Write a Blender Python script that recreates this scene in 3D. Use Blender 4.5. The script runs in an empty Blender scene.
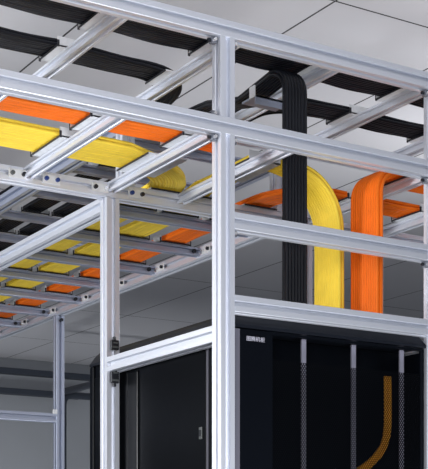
import bpy, bmesh, math, random
from mathutils import Vector
random.seed(7)
C = bpy.context.scene.collection
H = 1.40                      # camera height above the floor
W = .04                       # aluminium profile width
AL = 1.0204
Zc = 1.717                    # ceiling above camera
WALL_Y = 7.6

# ------------------------------------------------------------------ materials
def mat(name, col, rough=.5, metal=0., spec=.5, noise=0., nscale=40., bump=0.):
    m = bpy.data.materials.new(name); m.use_nodes = True
    nt = m.node_tree; b = nt.nodes['Principled BSDF']
    b.inputs['Base Color'].default_value = (*col, 1)
    b.inputs['Roughness'].default_value = rough
    b.inputs['Metallic'].default_value = metal
    b.inputs['Specular IOR Level'].default_value = spec
    if noise or bump:
        tc = nt.nodes.new('ShaderNodeTexCoord'); n = nt.nodes.new('ShaderNodeTexNoise')
        n.inputs['Scale'].default_value = nscale; n.inputs['Detail'].default_value = 3
        nt.links.new(tc.outputs['Object'], n.inputs['Vector'])
        if noise:
            r = nt.nodes.new('ShaderNodeValToRGB')
            r.color_ramp.elements[0].color = (*[c*(1-noise) for c in col], 1)
            r.color_ramp.elements[1].color = (*[min(1, c*(1+noise)) for c in col], 1)
            r.color_ramp.elements[0].position = .3; r.color_ramp.elements[1].position = .7
            nt.links.new(n.outputs['Fac'], r.inputs['Fac'])
            nt.links.new(r.outputs['Color'], b.inputs['Base Color'])
        if bump:
            bp = nt.nodes.new('ShaderNodeBump'); bp.inputs['Strength'].default_value = bump
            nt.links.new(n.outputs['Fac'], bp.inputs['Height'])
            nt.links.new(bp.outputs['Normal'], b.inputs['Normal'])
    return m

M = {}
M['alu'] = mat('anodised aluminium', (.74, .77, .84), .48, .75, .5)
M['alu_shade'] = mat('shade-darkened aluminium', (.42, .46, .57), .48, .7, .5)  # same aluminium darkened; weaker light on inner parts put into the colour
M['zinc'] = mat('zinc bracket', (.72, .74, .76), .45, .3, .5, .06, 60)
M['bracket'] = mat('steel bracket', (.16, .17, .20), .4, .5)
M['dark'] = mat('black bolt', (.012, .014, .02), .4, .3)
M['blue'] = mat('blue bolt', (.02, .05, .22), .4, .2)
M['chrome'] = mat('bright bolt', (.85, .86, .88), .25, .8)
M['black_cable'] = mat('black cable jacket', (.006, .007, .011), .45, 0, .25)
M['yellow_cable'] = mat('yellow cable jacket', (.90, .66, .06), .55, 0, .25, .06, 25)
M['orange_cable'] = mat('orange cable jacket', (.88, .165, .005), .55, 0, .25, .06, 25)
M['rubber_shade'] = mat('black rubber edging', (.012, .013, .018), .6)  # rubber edge strip; at the lug tips, shadow put into the colour
M['rack'] = mat('black rack paint', (.0018, .0026, .0046), .4, 0, .08)
M['rack_gloss'] = mat('glossy black door', (.002, .0026, .004), .28, 0, .13)
M['rack_trim'] = mat('dark grey rack trim', (.006, .0075, .012), .4, 0, .2)
M['rack_edge'] = mat('grey rack edge', (.10, .10, .125), .4)
M['strip'] = mat('grey mounting strip', (.30, .30, .38), .45, .2)
M['amber'] = mat('amber cable jacket', (.75, .33, .02), .5, 0, .4, .1, 20)
M['white'] = mat('white print', (.46, .46, .54), .6)
M['grey_lock'] = mat('grey lock', (.10, .11, .11), .4, .3)
M['pipe'] = mat('slate painted steel', (.045, .055, .075), .5)
M['wall'] = mat('painted wall', (.42, .44, .47), .8, 0, .2, .05, 1.2)
M['floor'] = mat('grey floor', (.20, .21, .23), .5, 0, .4, .08, 2)

def mesh_screen():
    m = bpy.data.materials.new('perforated black steel'); m.use_nodes = True
    nt = m.node_tree; N = nt.nodes; L = nt.links
    b = N['Principled BSDF']; out = N['Material Output']
    b.inputs['Base Color'].default_value = (.0012, .0016, .0026, 1); b.inputs['Roughness'].default_value = .6; b.inputs['Specular IOR Level'].default_value = .05
    tc = N.new('ShaderNodeTexCoord'); sp = N.new('ShaderNodeSeparateXYZ'); L.new(tc.outputs['Object'], sp.inputs[0])
    def mth(op, a, b_=None):
        n = N.new('ShaderNodeMath'); n.operation = op
        for i, v in enumerate((a, b_)):
            if v is None: continue
            if isinstance(v, (int, float)): n.inputs[i].default_value = v
            else: L.new(v, n.inputs[i])
        return n.outputs[0]
    P = .0068
    def dots(ox, oz):
        x = mth('SUBTRACT', mth('FRACT', mth('ADD', mth('DIVIDE', sp.outputs[0], P), ox)), .5)
        z = mth('SUBTRACT', mth('FRACT', mth('ADD', mth('DIVIDE', sp.outputs[2], P*1.5), oz)), .5)
        z = mth('MULTIPLY', z, 1.5)
        return mth('LESS_THAN', mth('ADD', mth('MULTIPLY', x, x), mth('MULTIPLY', z, z)), .125)
    f = mth('MAXIMUM', dots(0, 0), dots(.5, .5))
    t = N.new('ShaderNodeBsdfTransparent'); mx = N.new('ShaderNodeMixShader')
    L.new(f, mx.inputs[0]); L.new(b.outputs[0], mx.inputs[1]); L.new(t.outputs[0], mx.inputs[2])
    L.new(mx.outputs[0], out.inputs['Surface'])
    return m
M['screen'] = mesh_screen()

def ceiling_mat():
    m = bpy.data.materials.new('ceiling panels'); m.use_nodes = True
    nt = m.node_tree; N = nt.nodes; L = nt.links
    b = N['Principled BSDF']; b.inputs['Roughness'].default_value = .75; b.inputs['Specular IOR Level'].default_value = .25
    tc = N.new('ShaderNodeTexCoord'); sp = N.new('ShaderNodeSeparateXYZ'); L.new(tc.outputs['Object'], sp.inputs[0])
    def mth(op, a, b_=None):
        n = N.new('ShaderNodeMath'); n.operation = op
        for i, v in enumerate((a, b_)):
            if v is None: continue
            if isinstance(v, (int, float)): n.inputs[i].default_value = v
            else: L.new(v, n.inputs[i])
        return n.outputs[0]
    def seam(o, off, pitch, w):
        f = mth('FRACT', mth('DIVIDE', mth('ADD', o, 60*pitch - off), pitch))
        d = mth('MINIMUM', f, mth('SUBTRACT', 1., f))
        return mth('LESS_THAN', d, w/pitch/2)
    s = mth('MAXIMUM', seam(sp.outputs[0], .186, .6, .007), seam(sp.outputs[1], SEAM_Y0, SEAM_P, .007))
    nz = N.new('ShaderNodeTexNoise'); nz.inputs['Scale'].default_value = 1.3
    L.new(tc.outputs['Object'], nz.inputs['Vector'])
    r = N.new('ShaderNodeValToRGB'); r.color_ramp.elements[0].color = (.63, .63, .66, 1); r.color_ramp.elements[1].color = (.67, .67, .70, 1)
    L.new(nz.outputs['Fac'], r.inputs['Fac'])
    mx = N.new('ShaderNodeMix'); mx.data_type = 'RGBA'
    L.new(s, mx.inputs[0]); L.new(r.outputs[0], mx.inputs[6]); mx.inputs[7].default_value = (.05, .05, .055, 1)
    L.new(mx.outputs[2], b.inputs['Base Color'])
    return m
SEAM_Y0, SEAM_P = 3.0, 1.2

# ------------------------------------------------------------------ helpers
def finish(name, bm, m, parent=None, smooth=False):
    bmesh.ops.recalc_face_normals(bm, faces=bm.faces)
    me = bpy.data.meshes.new(name); bm.to_mesh(me); bm.free()
    for mm in (m if isinstance(m, (list, tuple)) else [m]): me.materials.append(mm)
    if smooth:
        for p in me.polygons: p.use_smooth = True
    o = bpy.data.objects.new(name, me); C.objects.link(o)
    if parent is not None:
        o.parent = parent
        # children are written in world space: undo the parent's location
        o.location = (0, 0, 0)
        o.matrix_parent_inverse.identity()
        off = Vector((0, 0, 0)); p = parent
        while p is not None: off += p.location; p = p.parent
        o.location = -off
    return o

def thing(name, label, cat, loc, group=None):
    o = bpy.data.objects.new(name, None); C.objects.link(o); o.empty_display_size = .05
    o.location = (loc[0], loc[1], loc[2] + H)
    o['label'] = label; o['category'] = cat
    if group: o['group'] = group
    return o

def tag(o, label, cat, group=None):
    o['label'] = label; o['category'] = cat
    if group: o['group'] = group
    return o

def box(bm, x0, x1, y0, y1, z0, z1, bev=0., mi=0):
    vs = [bm.verts.new((x, y, z + H)) for x in (x0, x1) for y in (y0, y1) for z in (z0, z1)]
    fs = [bm.faces.new([vs[i] for i in q]) for q in ((0,1,3,2),(4,6,7,5),(0,4,5,1),(2,3,7,6),(0,2,6,4),(1,5,7,3))]
    for f in fs: f.material_index = mi
    if bev:
        bmesh.ops.bevel(bm, geom=list({e for f in fs for e in f.edges}), offset=bev, segments=2, affect='EDGES', profile=.5)

def bar(name, axis, a0, a1, c0, c1, m, parent, w=W):
    """T-slot aluminium profile along an axis; c0, c1 = low corner of its square section on the two other axes (in x<y<z order)."""
    h = w/2; g = .0054; d = .3*w; k = .0012; e = .001
    side = [(-h+e, -h), (-g-k, -h), (-g, -h+.0025), (-g, -h+d), (g, -h+d), (g, -h+.0025), (g+k, -h), (h-e, -h)]
    pts = []
    for q in range(4):
        for (u, v) in side:
            for _ in range(q): u, v = -v, u
            pts.append((u, v))
    bm = bmesh.new(); rings = []
    for a in (a0, a1):
        ring = []
        for (u, v) in pts:
            p, q = c0 + h + u, c1 + h + v
            co = {'X': (a, p, q), 'Y': (p, a, q), 'Z': (p, q, a)}[axis]
            ring.append(bm.verts.new((co[0], co[1], co[2] + H)))
        rings.append(ring)
    n = len(pts)
    for i in range(n): bm.faces.new((rings[0][i], rings[0][(i+1) % n], rings[1][(i+1) % n], rings[1][i]))
    bm.faces.new(rings[0]); bm.faces.new(rings[1])
    return finish(name, bm, m, parent)

def tube(bm, pts, r, seg=7, mi=0):
    pts = [Vector((p[0], p[1], p[2] + H)) for p in pts]
    rings = []; ref = None
    for i, p in enumerate(pts):
        t = (pts[min(i+1, len(pts)-1)] - pts[max(i-1, 0)]).normalized()
        if ref is None:
            ref = Vector((0, 0, 1)) if abs(t.z) < .9 else Vector((1, 0, 0))
        ref = (ref - t*ref.dot(t)).normalized(); b = t.cross(ref)
        rings.append([bm.verts.new(p + (ref*math.cos(2*math.pi*k/seg) + b*math.sin(2*math.pi*k/seg))*r) for k in range(seg)])
    for a, b in zip(rings, rings[1:]):
        for k in range(seg):
            f = bm.faces.new((a[k], a[(k+1) % seg], b[(k+1) % seg], b[k])); f.material_index = mi
    for ring in (rings[0], rings[-1]): bm.faces.new(ring).material_index = mi

def cyl(bm, c, axis, r, l, seg=10, mi=0):
    d = {'X': (1,0,0), 'Y': (0,1,0), 'Z': (0,0,1)}[axis]
    tube(bm, [tuple(c[i]-d[i]*l/2 for i in range(3)), tuple(c[i]+d[i]*l/2 for i in range(3))], r, seg, mi)

def arc(cx, cy, r1, r2, a0, a1, n=10):
    return [(cx + r1*math.cos(a0+(a1-a0)*i/n), cy + r2*math.sin(a0+(a1-a0)*i/n)) for i in range(n+1)]

def dense(p, step=.05):
    out = [p[0]]
    for a, b in zip(p, p[1:]):
        n = max(1, int((Vector(b)-Vector(a)).length/step))
        out += [tuple(Vector(a).lerp(Vector(b), i/n)) for i in range(1, n+1)]
    return out

def bundle(name, label, fn, n, layers, r, m, group, jit=.0012, base=None):
    """fn(t, layer) -> centre line of one cable, t = 0..1 across the flat bundle"""
    p0 = fn(.5, 0)[0]
    root = thing(name, label, 'cable bundle', base or p0, group)
    for l in range(layers):
        for i in range(n):
            t = (i + .5 + (.25 if l % 2 else -.0))/n; t = min(t, 1)
            pts = fn(t, l)
            ph = random.random()*6; ph2 = random.random()*6
            q = []
            s = 0
            for j, p in enumerate(pts):
                if j: s += (Vector(p)-Vector(pts[j-1])).length
                d1 = jit*math.sin(s*17+ph); d2 = jit*.7*math.sin(s*23+ph2)
                q.append((p[0]+d1*.7, p[1]+d1*.7, p[2]+d2))
            bm = bmesh.new(); tube(bm, q, r)
            finish('cable', bm, m, root, True)
    return root

# ------------------------------------------------------------------ setting
def slab(name, x0, x1, y0, y1, z0, z1, m):
    bm = bmesh.new(); box(bm, x0, x1, y0, y1, z0, z1); o = finish(name, bm, m); o['kind'] = 'structure'; return o
slab('floor', -7, 9, -7, WALL_Y+.1, -H-.1, -H, M['floor'])
slab('ceiling', -7, 9, -7, WALL_Y+.1, Zc, Zc+.08, ceiling_mat())
slab('wall_back', -7, 9, WALL_Y, WALL_Y+.1, -H, Zc, M['wall'])
slab('wall_right', 9, 9.1, -7, WALL_Y+.1, -H, Zc, M['wall'])
slab('wall_left', -7.1, -7, -7, WALL_Y+.1, -H, Zc, M['wall'])

# ------------------------------------------------------------------ heights (above camera) of the profile rows
z1, z2, z3, z4 = 1.2545, 1.0257, .8051, .6098
h = W/2
YB = .593; XD = .655

# ------------------------------------------------------------------ support frame round the rack
fr = thing('aluminium_frame', 'tall frame of white slotted aluminium profiles standing round the black rack', 'frame', (0, 0, -H))
alu = M['alu']
bar('post', 'Z', -H, z2-h, 0, 0, alu, fr); bar('post', 'Z', z2+h, z1-h, 0, 0, alu, fr)
bar('post', 'Z', -H, z2-h, XD, 0, alu, fr); bar('post', 'Z', z2+h, z1-h, XD, 0, alu, fr)
bar('post', 'Z', -H, z2-h-.0075, 0, YB, alu, fr); bar('post', 'Z', -H, z2-h-.0075, XD, YB, alu, fr)
for x in (.048, .565): bar('post', 'Z', z2+h-.0055, z1-h-.0075, x, YB, alu, fr)
bar('front_beam', 'X', -1.3, 1.7, 0, z1-h, alu, fr)
bar('front_beam', 'X', -1.3, 1.7, 0, z2-h, alu, fr)
bar('front_beam', 'X', W, XD, 0, z3-h, alu, fr)
bar('front_beam', 'X', W, XD, 0, z4-h, alu, fr)
for x in (0, XD): bar('side_beam', 'Y', W, YB, x, .539-h, alu, fr)
def bracket(x, y, z, s=.015):
    bm = bmesh.new(); box(bm, x-s/2, x+s/2, y-s/2, y+s/2, z-s/2, z+s/2, .002)
    o = finish('corner_bracket', bm, M['bracket'], fr)
    bm = bmesh.new(); cyl(bm, (x, y-s/2-.003, z), 'Y', .004, .008); finish('bolt', bm, M['chrome'], o)
    bm = bmesh.new(); cyl(bm, (x-s/2-.003, y, z), 'X', .004, .008); finish('bolt', bm, M['dark'], o)
for (x, z) in ((.048, z1-h-.0075), (.048, z2-h-.0075), (.048, z3-h-.0075), (XD-.008, z3-h-.0075), (XD-.008, z2-h-.0075), (XD-.008, z1-h-.0075)): bracket(x, .022, z)
for (x, z) in ((-.008, z1-h-.0075), (-.008, z2-h-.0075), (-.008, z2+h+.0075)): bracket(x, .022, z)
for (za, zb) in ((.579, .606), (.488, .524)):      # black hinge-like connectors on the rear post
    bm = bmesh.new(); box(bm, .009, .033, YB-.012, YB, za, zb, .002)
    o = finish('connector', bm, M['dark'], fr)
    bm = bmesh.new(); box(bm, .012, .030, YB-.0135, YB-.012, za+.005, za+.010); box(bm, .014, .028, YB-.0135, YB-.012, zb-.010, zb-.006)
    finish('screw', bm, M['grey_lock'], o)
    bm = bmesh.new(); zz = zb+.004 if za > .55 else za-.004; cyl(bm, (.021, YB-.005, zz), 'Z', .005, .010); finish('bolt', bm, M['dark'], o)

# ------------------------------------------------------------------ cable ladders
def saddle(parent, cx, cy, zt, lx, ly, run, lugs=True):
    """flat bracket on a cross member under a bundle; run = direction of the cables"""
    bm = bmesh.new(); t = .003
    box(bm, cx-lx/2, cx+lx/2, cy-ly/2, cy+ly/2, zt, zt+t)
    if lugs:
        hh = .024
        for s in ((-1, 1) if lugs is True else (-1,)):
            if run == 'X': box(bm, cx-lx/2, cx+lx/2, cy+s*(ly/2-.001)-.001, cy+s*(ly/2-.001)+.001, zt, zt+hh)
            else: box(bm, cx+s*(lx/2-.001)-.001, cx+s*(lx/2-.001)+.001, cy-ly/2, cy+ly/2, zt, zt+hh)
    o = finish('cable_saddle', bm, M['zinc'], parent)
    bm = bmesh.new(); e = .0013
    if run == 'X':
        box(bm, cx-lx/2-e, cx-lx/2, cy-ly/2, cy+ly/2, zt-.002, zt+t)
        if lugs is True:
            for s in (-1, 1): box(bm, cx-lx/2-e, cx-lx/2+.004, cy+s*(ly/2+.001)-.0015, cy+s*(ly/2+.001)+.0015, zt-.002, zt+.014)
    else:
        box(bm, cx-lx/2, cx+lx/2, cy-ly/2-e, cy-ly/2, zt-.002, zt+t)
        if lugs:
            for s in (-1, 1): box(bm, cx+s*(lx/2+.001)-.0015, cx+s*(lx/2+.001)+.0015, cy-ly/2-e, cy-ly/2+.004, zt-.002, zt+.014)
    finish('edging', bm, M['rubber_shade'], o)

TX = [-1.118, -.82, -.522, -.230, .075, .374, .672, .975, 1.273]
UX = [-1.118, -.82, -.522, -.232, .016, .236, .684, .963, 1.26]
WR = .027
A_Y = (.118, .205); B_Y = (.342, .432)           # black lanes, upper front ladder
O_Y = (.155, .245); Y_Y = (.325, .480)           # orange and yellow lanes, lower front ladder
up = thing('cable_ladder', 'upper crosswise aluminium cable ladder under the ceiling carrying flat black bundles', 'cable ladder', (0, YB, z1-h))
bar('rail', 'X', -1.3, 1.7, YB, z1-h-.0065, alu, up)
for x in TX:
    r = bar('rung', 'Y', W+.001, YB-.001, x-WR/2, z1-WR/2, alu, up, WR)
    for (a, b) in (A_Y, B_Y):
        if b > .3 and .1 < x < .6: continue
        saddle(up, x, (a+b)/2, z1+WR/2, .072, b-a+.020, 'X', not (b > .3 and x > 0 and x < .1))
lo = thing('cable_ladder', 'lower crosswise aluminium cable ladder in front carrying wide orange and yellow bundles', 'cable ladder', (0, YB, z2-h))
bar('rail', 'X', -1.3, 1.7, YB, z2-h-.0065, alu, lo)
for i, x in enumerate(UX):
    bar('rung', 'Y', W+.001, YB-.001, x-WR/2, z2-WR/2, alu, lo, WR)
    zt = z2+WR/2
    if x < .1:
        saddle(lo, x, sum(O_Y)/2, zt, .072, O_Y[1]-O_Y[0]+.022, 'X'); saddle(lo, x+(.02 if x > 0 else 0), sum(Y_Y)/2, zt, .114 if x > 0 else .072, Y_Y[1]-Y_Y[0]+.022, 'X', x < 0)
    elif x < .5: saddle(lo, x+.036, .312, zt, .098, .185, 'X', 'near')
    elif x < .9: saddle(lo, x+.01, .2025, zt, .05, .165, 'X'); saddle(lo, x+.01, .435, zt, .072, .13, 'X')
    else: saddle(lo, x, .2025, zt, .072, .165, 'X'); saddle(lo, x, .435, zt, .072, .13, 'X')
for xc, w_ in ((.195, .10), (.34, .10), (.50, .09)): saddle(lo, xc, YB+h, z2+WR/2, w_+.024, .062, 'Y', False)
def plate_bolts(parent, face, c, z, mats, axis):
    """joint plate with two bolts on the face of a rail"""
    bm = bmesh.new()
    if axis == 'Y': box(bm, c-.026, c+.026, face-.003, face, z-.012, z+.012, .001)
    else: box(bm, face-.003, face, c-.026, c+.026, z-.012, z+.012, .001)
    o = finish('joint_plate', bm, M['zinc'], parent)
    for s, m in zip((-1, 1), mats):
        bm = bmesh.new()
        cyl(bm, (c+s*.016, face-.006, z) if axis == 'Y' else (face-.006, c+s*.016, z), axis, .0058, .009); finish('bolt', bm, m, o)
for x, mm in ((-.262, ('grey_lock', 'dark')), (-.165, ('blue', 'blue')), (-.02, ('dark', 'chrome')), (.092, ('blue', 'dark')), (.62, ('dark', 'blue')), (.92, ('dark', 'grey_lock'))):
    plate_bolts(lo, YB, x, z2-.006, [M[k_] for k_ in mm], 'Y')

LY1 = [.83, 1.142, 1.455, 1.767, 2.08, 2.39, 2.70, 3.01, 3.32]
LY2 = [.80, 1.11, 1.42, 1.72, 2.02, 2.325, 2.62, 2.92, 3.22]
YEND = 3.5
ul = thing('cable_ladder', 'upper long aluminium cable ladder running to the back with rows of black bundles', 'cable ladder', (.04, YB+W, z1-h-W))
for x in (.06, .60): bar('rail', 'Y', YB+W+.001, YEND, x, z1-h-W, M['alu_shade'], ul)
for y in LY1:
    bar('rung', 'X', .10, .64, y-.0135, z1-h, M['alu_shade'], ul, WR)
    for xc, lx_ in ((.151, .088), (.291, .104), (.41, .104)): saddle(ul, xc, y, z1-h+WR, lx_, .052, 'Y')
ll = thing('cable_ladder', 'lower long aluminium cable ladder running to the back with yellow and orange rows', 'cable ladder', (0, YB+W, z2-h-W))
bar('side_rail', 'Y', YB+W+.001, YEND, 0, z2-h-W, alu, ll)
bar('side_rail', 'Y', YB+W+.001, YEND, .60, z2-h, alu, ll)
for y in LY2:
    bar('rung', 'X', .062, .60, y-.0135, z2-.0135, M['alu_shade'], ll, WR); bm = bmesh.new(); box(bm, .02, .085, y-.012, y+.012, z2-h, z2-.0135); finish('rung_foot', bm, M['zinc'], ll)
    for xc, w_ in ((.195, .10), (.34, .10), (.50, .09)): saddle(ll, xc, y, z2+.0135, w_+.02, .052, 'Y')
    plate_bolts(ll, .60, y-.055, z2, (M['dark'], M['chrome']), 'X')
    bm = bmesh.new(); cyl(bm, (.575, y-.0165, z2), 'Y', .007, .008); finish('bolt', bm, M['dark'], ll)

# far support of the long ladders
fs = thing('support_stand', 'slender grey aluminium post with side rail holding the long ladders at the back', 'stand', (.62, 2.27, -H))
bar('post', 'Z', -H, z2-h-.001, .604, 2.245, M['alu_shade'], fs, .036)
bar('cross_beam', 'X', -1.5, .604, 2.245, .585-.018, M['alu_shade'], fs, .036)
bar('post', 'Z', -H, z2-h-W-.001, .002, 2.281, M['alu_shade'], fs, .036)
bm = bmesh.new(); box(bm, .585, .604, 2.235, 2.245, .600, .618, .002); o = finish('corner_bracket', bm, M['zinc'], fs)
bm = bmesh.new(); cyl(bm, (.622, 2.238, z2-h-.02), 'Y', .007, .012); finish('bolt', bm, M['dark'], fs)

# ------------------------------------------------------------------ cable bundles
GB, GY, GO = 'black cable bundles on the upper ladders', 'yellow cable bundles', 'orange cable bundles'
rb, ry = .0052, .0056
zb0 = z1+WR/2+.0052+rb; zy0 = z2+WR/2+.0052+ry
def lerp(a, b, t): return a+(b-a)*t
def sagx(pts, sup, amp):
    out = []
    for p in pts:
        z = p[2]
        for a, b in zip(sup, sup[1:]):
            if a < p[0] < b: z -= amp*math.sin(math.pi*(p[0]-a)/(b-a))**2
        out.append((p[0], p[1], z))
    return out
def sagy(pts, sup, amp):
    out = []
    for p in pts:
        z = p[2]
        for a, b in zip(sup, sup[1:]):
            if a < p[1] < b: z -= amp*math.sin(math.pi*(p[1]-a)/(b-a))**2
        out.append((p[0], p[1], z))
    return out
SB = .0035
def black_a(t, l):
    y = lerp(*A_Y, t); return sagx(dense([(-1.28, y, zb0+l*rb*1.8), (1.65, y, zb0+l*rb*1.8)], .03), TX, SB)
bundle('cable_bundle', 'flat black bundle nearest the top front beam running the full width', black_a, 8, 2, rb, M['black_cable'], GB)
def black_b(t, l):                                  # comes from the left, turns to the back behind the corner post
    y = lerp(*B_Y, t); xl = lerp(.190, .120, t); z = zb0+l*rb*1.8
    q = [(-.02, y), (lerp(.09, .05, t), lerp(.36, y, t)), (xl, lerp(.40, .47, t)), (xl, .64)]
    a = []
    for i in range(15):
        u = i/14; w = ((1-u)**3, 3*u*(1-u)**2, 3*u*u*(1-u), u**3)
        a.append((sum(w[k]*q[k][0] for k in range(4)), sum(w[k]*q[k][1] for k in range(4)), z))
    return sagy(sagx(dense([(-1.28, y, z)] + a[:1], .03) + a[1:-1] + dense([a[-1], (xl, YEND-.03, z)], .03), TX[:5], SB), [.64]+LY1, SB*.5)
bundle('cable_bundle', 'flat black bundle from upper left bending back in a ridged curve by the corner post', black_b, 8, 2, rb, M['black_cable'], GB)
def black_c(t, l):                                  # comes from the right, turns to the back
    y = lerp(*B_Y, t); xl = lerp(.37, .45, t); z = zb0+l*rb*1.8
    r = lerp(.16, .08, t)
    a = [(p[0], p[1], z) for p in arc(xl+r, y+r, r, r, -math.pi/2, -math.pi)]
    return sagy(sagx(dense([(1.65, y, z)] + a[:1], .03) + a[1:-1] + dense([a[-1], (xl, YEND-.03, z)], .03), TX, SB), [.64]+LY1, SB*.5)
bundle('cable_bundle', 'flat black bundle from upper right sagging and bending back behind the black drop', black_c, 8, 2, rb, M['black_cable'], GB)
ZR = .605                                           # roof of the rack
def black_drop(t, l):
    x = lerp(.261, .327, t); xl = lerp(.255, .327, t)
    z = zb0 + l*rb*1.7
    rr = .062 + l*rb*1.7; cy = .185; cz = 1.19
    a = [(x, p[0], p[1]) for p in arc(cy, cz, rr, rr, math.pi*.5, math.pi)]
    pts = dense([(xl, YEND-.03, z), (xl, YB+.05, z), (lerp(xl, x, .5), .50, z-.008), (x, .34, 1.232+l*rb*1.7), (x, .25, 1.243+l*rb*1.7)], .03) + a + dense([a[-1], (x, cy-rr, ZR+.004)], .04)[1:]
    return sagy(pts, [.64]+LY1, SB*.5)
bundle('cable_bundle', 'thick black cable waterfall dropping vertically into the rack roof left of the yellow one', black_drop, 7, 2, rb, M['black_cable'], 'cable waterfalls dropping into the rack', .0008)
# bracket plate the black waterfall hangs over
wp = thing('waterfall_bracket', 'small zinc bracket plate under the arch of the black cable waterfall', 'bracket', (.30, .27, 1.19))
bm = bmesh.new(); box(bm, .246, .353, .225, .29, 1.206, 1.211); box(bm, .246, .353, .225, .229, 1.188, 1.211); finish('plate', bm, M['alu_shade'], wp)
bm = bmesh.new(); box(bm, .243, .246, .225, .250, 1.206, 1.236); finish('lug', bm, M['zinc'], wp)
bm = bmesh.new(); box(bm, .345, .353, .226, .25, 1.211, 1.228); finish('lug', bm, M['zinc'], wp)

def yellow_b(t, l):
    y = lerp(*Y_Y, t); xl = lerp(.241, .149, t); z = zy0+l*ry*1.8
    q = [(-.06, y), (lerp(.10, .03, t), lerp(.41, y, t)), (lerp(.24, xl, t), lerp(.47, .52, t)), (xl, .66)]
    a = []
    for i in range(15):
        u = i/14; w = ((1-u)**3, 3*u*(1-u)**2, 3*u*u*(1-u), u**3)
        a.append((sum(w[k]*q[k][0] for k in range(4)), sum(w[k]*q[k][1] for k in range(4)), z))
    return dense([(-1.28, y, z)] + a[:1], .06) + a[1:-1] + dense([a[-1], (xl, YEND-.03, z)], .06)
bundle('cable_bundle', 'wide yellow bundle from the left curving back into the yellow row nearest the left rail', yellow_b, 13, 2, ry, M['yellow_cable'], GY)
def yellow_drop(t, l):
    xl = lerp(.294, .386, t); xn = lerp(.262, .316, t); y0 = lerp(.232, .300, t); y = lerp(.232, .350, t)
    z = zy0+l*ry*1.8; r = lerp(.055, .02, t); k = l*ry*1.8
    a = [(xn+r+(p[0]-xn-r), p[1], z) for p in arc(xn+r, y0+r, r, r, math.pi, math.pi*1.5)]
    xs, xe = .375, .528
    d = arc(xs, z-.15-k, xe-xs+k, .15+k, math.pi/2, 0, 14)
    d = [(p[0], lerp(y0+(y-y0)*.25, y, min(1, i/8)), p[1]) for i, p in enumerate(d)]
    zz = .004*math.sin(t*38)+.004
    up_ = [(p[0], p[1], p[2]+zz) for p in a]
    return dense([(xl, YEND-.03, z), (xl, .78, z), (xn, .56, z+zz), up_[0]], .06) + up_[1:] + d[:-1] + dense([d[-1], (xe+k, y, ZR+.004)], .05)
bundle('cable_bundle', 'wide yellow cable waterfall fanning over and dropping into the rack between black and orange', yellow_drop, 12, 2, ry, M['yellow_cable'], 'cable waterfalls dropping into the rack', .0014)
def orange_a(t, l):
    y = lerp(*O_Y, t); z = zy0+l*ry*1.8; k = l*ry*1.2
    d = [(p[0], y, p[1]) for p in arc(lerp(.098, .108, t), z-.03-k, .027+k*.6, .03+k, math.pi/2, 0, 8)]
    d = [(p[0], lerp(p[1], .2+(p[1]-.2)*.55, i/8), p[2]) for i, p in enumerate(d)]; y = .2+(y-.2)*.55
    return dense([(-1.28, y, z), d[0]], .06) + d[1:-1] + dense([d[-1], (lerp(.125, .135, t)+k*.6, y, ZR+.004)], .06)
bundle('cable_bundle', 'flat orange bundle from upper left running just behind the second front beam', orange_a, 8, 2, ry, M['orange_cable'], GO)
def orange_drop(t, l):
    y = lerp(.140, .258, t); z = zy0+l*ry*1.8+.004; k = l*ry*1.8
    d = [(p[0], y, p[1]) for p in arc(.655, z-.062-k, .058+k, .062+k, math.pi/2, math.pi, 10)]
    return dense([(1.65, y, z), d[0]], .06) + d[1:-1] + dense([d[-1], (.597-k, y, ZR+.004)], .05)
bundle('cable_bundle', 'bright orange cable waterfall dropping into the rack at the right', orange_drop, 12, 2, ry, M['orange_cable'], 'cable waterfalls dropping into the rack', .0014)
def orange_c(t, l):
    y = lerp(.385, .485, t); xl = lerp(.46, .54, t); z = zy0+l*ry*1.8
    r = lerp(.17, .08, t)
    a = [(p[0], p[1], z) for p in arc(xl+r, y+r, r, r, -math.pi/2, -math.pi)]
    return dense([(1.65, y, z)] + a[:1], .06) + a[1:-1] + dense([a[-1], (xl, YEND-.03, z)], .06)
bundle('cable_bundle', 'flat orange bundle behind the orange waterfall bending into the orange row at the back', orange_c, 9, 2, ry, M['orange_cable'], GO)

# ------------------------------------------------------------------ black rack
rk = thing('server_rack', 'black network rack with mesh front door and glossy side panel inside the frame', 'server rack', (.34, .39, -H))
X0, X1, Y0, Y1 = .050, .648, .030, .79
bm = bmesh.new(); box(bm, X0+.004, X1-.004, .16, Y1-.006, -H+.03, .565); finish('body', bm, M['rack'], rk)
bm = bmesh.new()                                     # roof cap with sloped lip all round
prof = [(.0, .560), (.0, .567), (.012, .588), (.022, .600)]
ring = []
for (d, z) in prof:
    ring.append([bm.verts.new((x, y, z+H)) for (x, y) in ((X0+d-.004, .026+d), (X1-d+.004, .026+d), (X1-d+.004, Y1-d+.004), (X0+d-.004, Y1-d+.004))])
for a, b in zip(ring, ring[1:]):
    for i in range(4): bm.faces.new((a[i], a[(i+1) % 4], b[(i+1) % 4], b[i]))
bm.faces.new(ring[0]); bm.faces.new(ring[-1])
finish('roof_cap', bm, M['rack_trim'], rk)
bm = bmesh.new(); box(bm, X0, X0+.004,   .150, .770, -H+.05, .525, .001); box(bm, X0-.004, X0, .50, .56, -H+.06, .515, .0039); sp_ = finish('side_panel', bm, M['rack_gloss'], rk)  # second box: relief added to the panel to imitate a vertical reflection
bm = bmesh.new(); box(bm, X0-.004, X0, .165, .178, .302, .332, .001); lk = finish('lock', bm, M['grey_lock'], sp_)
bm = bmesh.new(); box(bm, X0-.0055, X0-.004, .167, .175, .309, .325); finish('keyhole', bm, M['dark'], lk)
bm = bmesh.new(); box(bm, X0-.001, X0+.006, .139, .146, -H+.05, .54); finish('edge_strip', bm, M['rack_edge'], rk)
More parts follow.
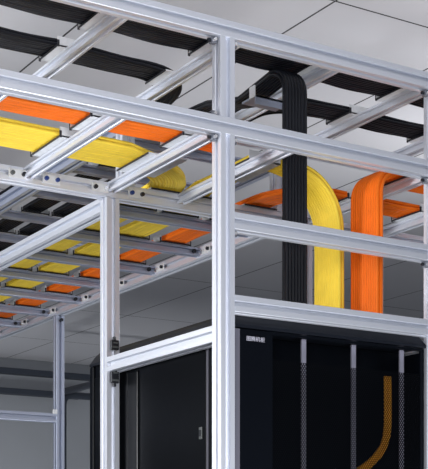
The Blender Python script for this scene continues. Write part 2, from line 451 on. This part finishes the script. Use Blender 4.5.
bm = bmesh.new(); box(bm, X0+.002, X0+.016, .034, .139, -H+.03, .548); finish('side_frame', bm, M['rack'], rk)
bm = bmesh.new(); box(bm, X0-.003, X0+.010, .772, .796, -H+.03, .56, .003); finish('rear_post', bm, M['rack'], rk)
bm = bmesh.new(); box(bm, X0+.008, X0+.022, .0285, .034, -H+.05, .557, .001); finish('door_edge', bm, M['rack_edge'], rk)
bm = bmesh.new(); box(bm, .073, .167, .030, .036, -H+.05, .557); box(bm, X1-.012, X1, .030, .036, -H+.05, .557); box(bm, .167, X1-.012, .030, .036, .551, .557)
dr = finish('front_door', bm, M['rack'], rk)
bm = bmesh.new(); box(bm, .167, X1-.012, .032, .0335, -H+.05, .490); finish('mesh_panel', bm, M['screen'], dr)
for x in (.283, .440, .599):
    bm = bmesh.new(); box(bm, x-.0068, x+.0068, .060, .066, -H+.05, .555, .001); finish('mounting_strip', bm, M['strip'], rk)
bm = bmesh.new(); box(bm, .06, X1-.004, .12, .16, -H+.04, .558); finish('inner_panel', bm, M['rack'], rk)
bm = bmesh.new(); box(bm, X1-.006, X1, .036, .770, -H+.03, .548); finish('side_frame', bm, M['rack'], rk)
cu = bpy.data.curves.new('printed_mark', 'FONT'); cu.body = '图腾机柜'; cu.size = .0142; cu.extrude = .0003
to = bpy.data.objects.new('printed_mark', cu); C.objects.link(to); bpy.context.view_layer.update()
dg = bpy.context.evaluated_depsgraph_get(); me = bpy.data.meshes.new_from_object(to.evaluated_get(dg)); C.objects.unlink(to)
xs = [v.co.x for v in me.vertices]; ys = [v.co.y for v in me.vertices]
sx = .052/(max(xs)-min(xs)); sy = .0115/(max(ys)-min(ys))
for v in me.vertices:
    a, b, c = v.co; v.co = (.092+(a-min(xs))*sx, .0297-c, .530+(b-min(ys))*sy+H)
me.materials.clear(); me.materials.append(M['white'])
mk = bpy.data.objects.new('printed_mark', me); C.objects.link(mk); mk.parent = dr
off = dr.location + rk.location; mk.location = -off
# amber cable behind the mesh
P = [(.561, .074, .484), (.562, .074, .44), (.562, .074, .40), (.562, .074, .36), (.558, .074, .325), (.546, .074, .297), (.528, .074, .275), (.505, .074, .255), (.478, .074, .238), (.45, .074, .222), (.41, .074, .205)]
bm = bmesh.new()
for k in range(3): tube(bm, [(x+(k-1)*.0068*(1 if z > .3 else .6), y+.004*(k % 2), z+(0 if z > .3 else (1-k)*.005)) for x, y, z in dense(P, .02)], .0052)
ac = finish('patch_cable', bm, M['amber'], None, True); tag(ac, 'amber cable loop hanging behind the mesh door of the black rack', 'cable')

# ------------------------------------------------------------------ things near the back wall
def pipe(label, z, x0, x1):
    bm = bmesh.new(); box(bm, x0, x1, WALL_Y-.09, WALL_Y, z-.024, z+.024, .006)
    r = finish('wall_rail', bm, M['pipe']); tag(r, label, 'rail', 'dark rails on the back wall')
pipe('upper of two dark slate rails along the grey back wall', 1.60, -6.9, 8.9)
pipe('lower of two dark slate rails along the grey back wall', 1.43, -6.9, 3.25)
df = thing('steel_frame', 'dark slate steel frame with rounded corner standing before the grey back wall', 'frame', (2.36, 6, -H))
def pbar(name, pts, r=.026):
    bm = bmesh.new(); tube(bm, pts, r, 8); finish(name, bm, M['pipe'], df, True)
pbar('upright', [(2.37, 6, -H), (2.37, 6, 1.14), (2.378, 6, 1.18), (2.40, 6, 1.205), (2.44, 6, 1.215), (3.9, 6, 1.215)])
pbar('side_rail', [(2.37, 6, 1.235), (2.37, 4.9, 1.235)])
pbar('upright', [(2.37, 4.92, -H), (2.37, 4.92, 1.225)])
pbar('upright', [(3.88, 6, -H), (3.88, 6, 1.205)])

# ------------------------------------------------------------------ light
def area(name, loc, target, size, power, col=(1, 1, 1), sy=None):
    l = bpy.data.lights.new(name, 'AREA'); l.size = size; l.energy = power; l.color = col
    if sy: l.shape = 'RECTANGLE'; l.size_y = sy
    o = bpy.data.objects.new(name, l); C.objects.link(o); o.location = loc
    o.rotation_euler = (Vector(target)-Vector(loc)).to_track_quat('-Z', 'Y').to_euler(); return o
area('key_light', (-1.5, -2.1, 1.75), (.0, .2, 2.35), .9, 42, (1, .98, .97))
area('up_light', (.1, -.9, .3), (.1, .5, 3.1), .7, 46, (.96, .97, 1))
area('right_light', (2.5, .9, 2.3), (1.3, 1.0, 3.1), .6, 17, (.98, .98, 1))
area('long_ladder_light', (.9, 1.9, .4), (.3, 1.9, 2.4), .6, 14, (.97, .98, 1))
area('side_light', (-2.2, 1.3, 1.9), (.2, 1.2, 3.1), .6, 56, (.97, .98, 1))
area('rear_light', (2.0, 5.4, .4), (2.6, 7.6, .9), .8, 30, (.95, .97, 1))
wd = bpy.data.worlds.new('World'); bpy.context.scene.world = wd; wd.use_nodes = True
wd.node_tree.nodes['Background'].inputs[0].default_value = (.78, .86, 1, 1)
wd.node_tree.nodes['Background'].inputs[1].default_value = .42

# ------------------------------------------------------------------ camera
cd = bpy.data.cameras.new('Camera'); cam = bpy.data.objects.new('Camera', cd); C.objects.link(cam)
S, Cc = math.sin(AL), math.cos(AL); L0, D0 = .0158, 3.0058
cam.location = (-L0*S - D0*Cc, L0*Cc - D0*S, H)
cam.rotation_euler = (math.pi/2, 0, -(math.pi/2 - AL))
cd.sensor_fit = 'HORIZONTAL'; cd.sensor_width = 36; cd.lens = 36*1280.79/428
cd.shift_y = (560.95-234.5)/428
cd.clip_start = .05
bpy.context.scene.camera = cam
vs = bpy.context.scene.view_settings; vs.view_transform = 'Standard'; vs.look = 'None'; vs.exposure = 0
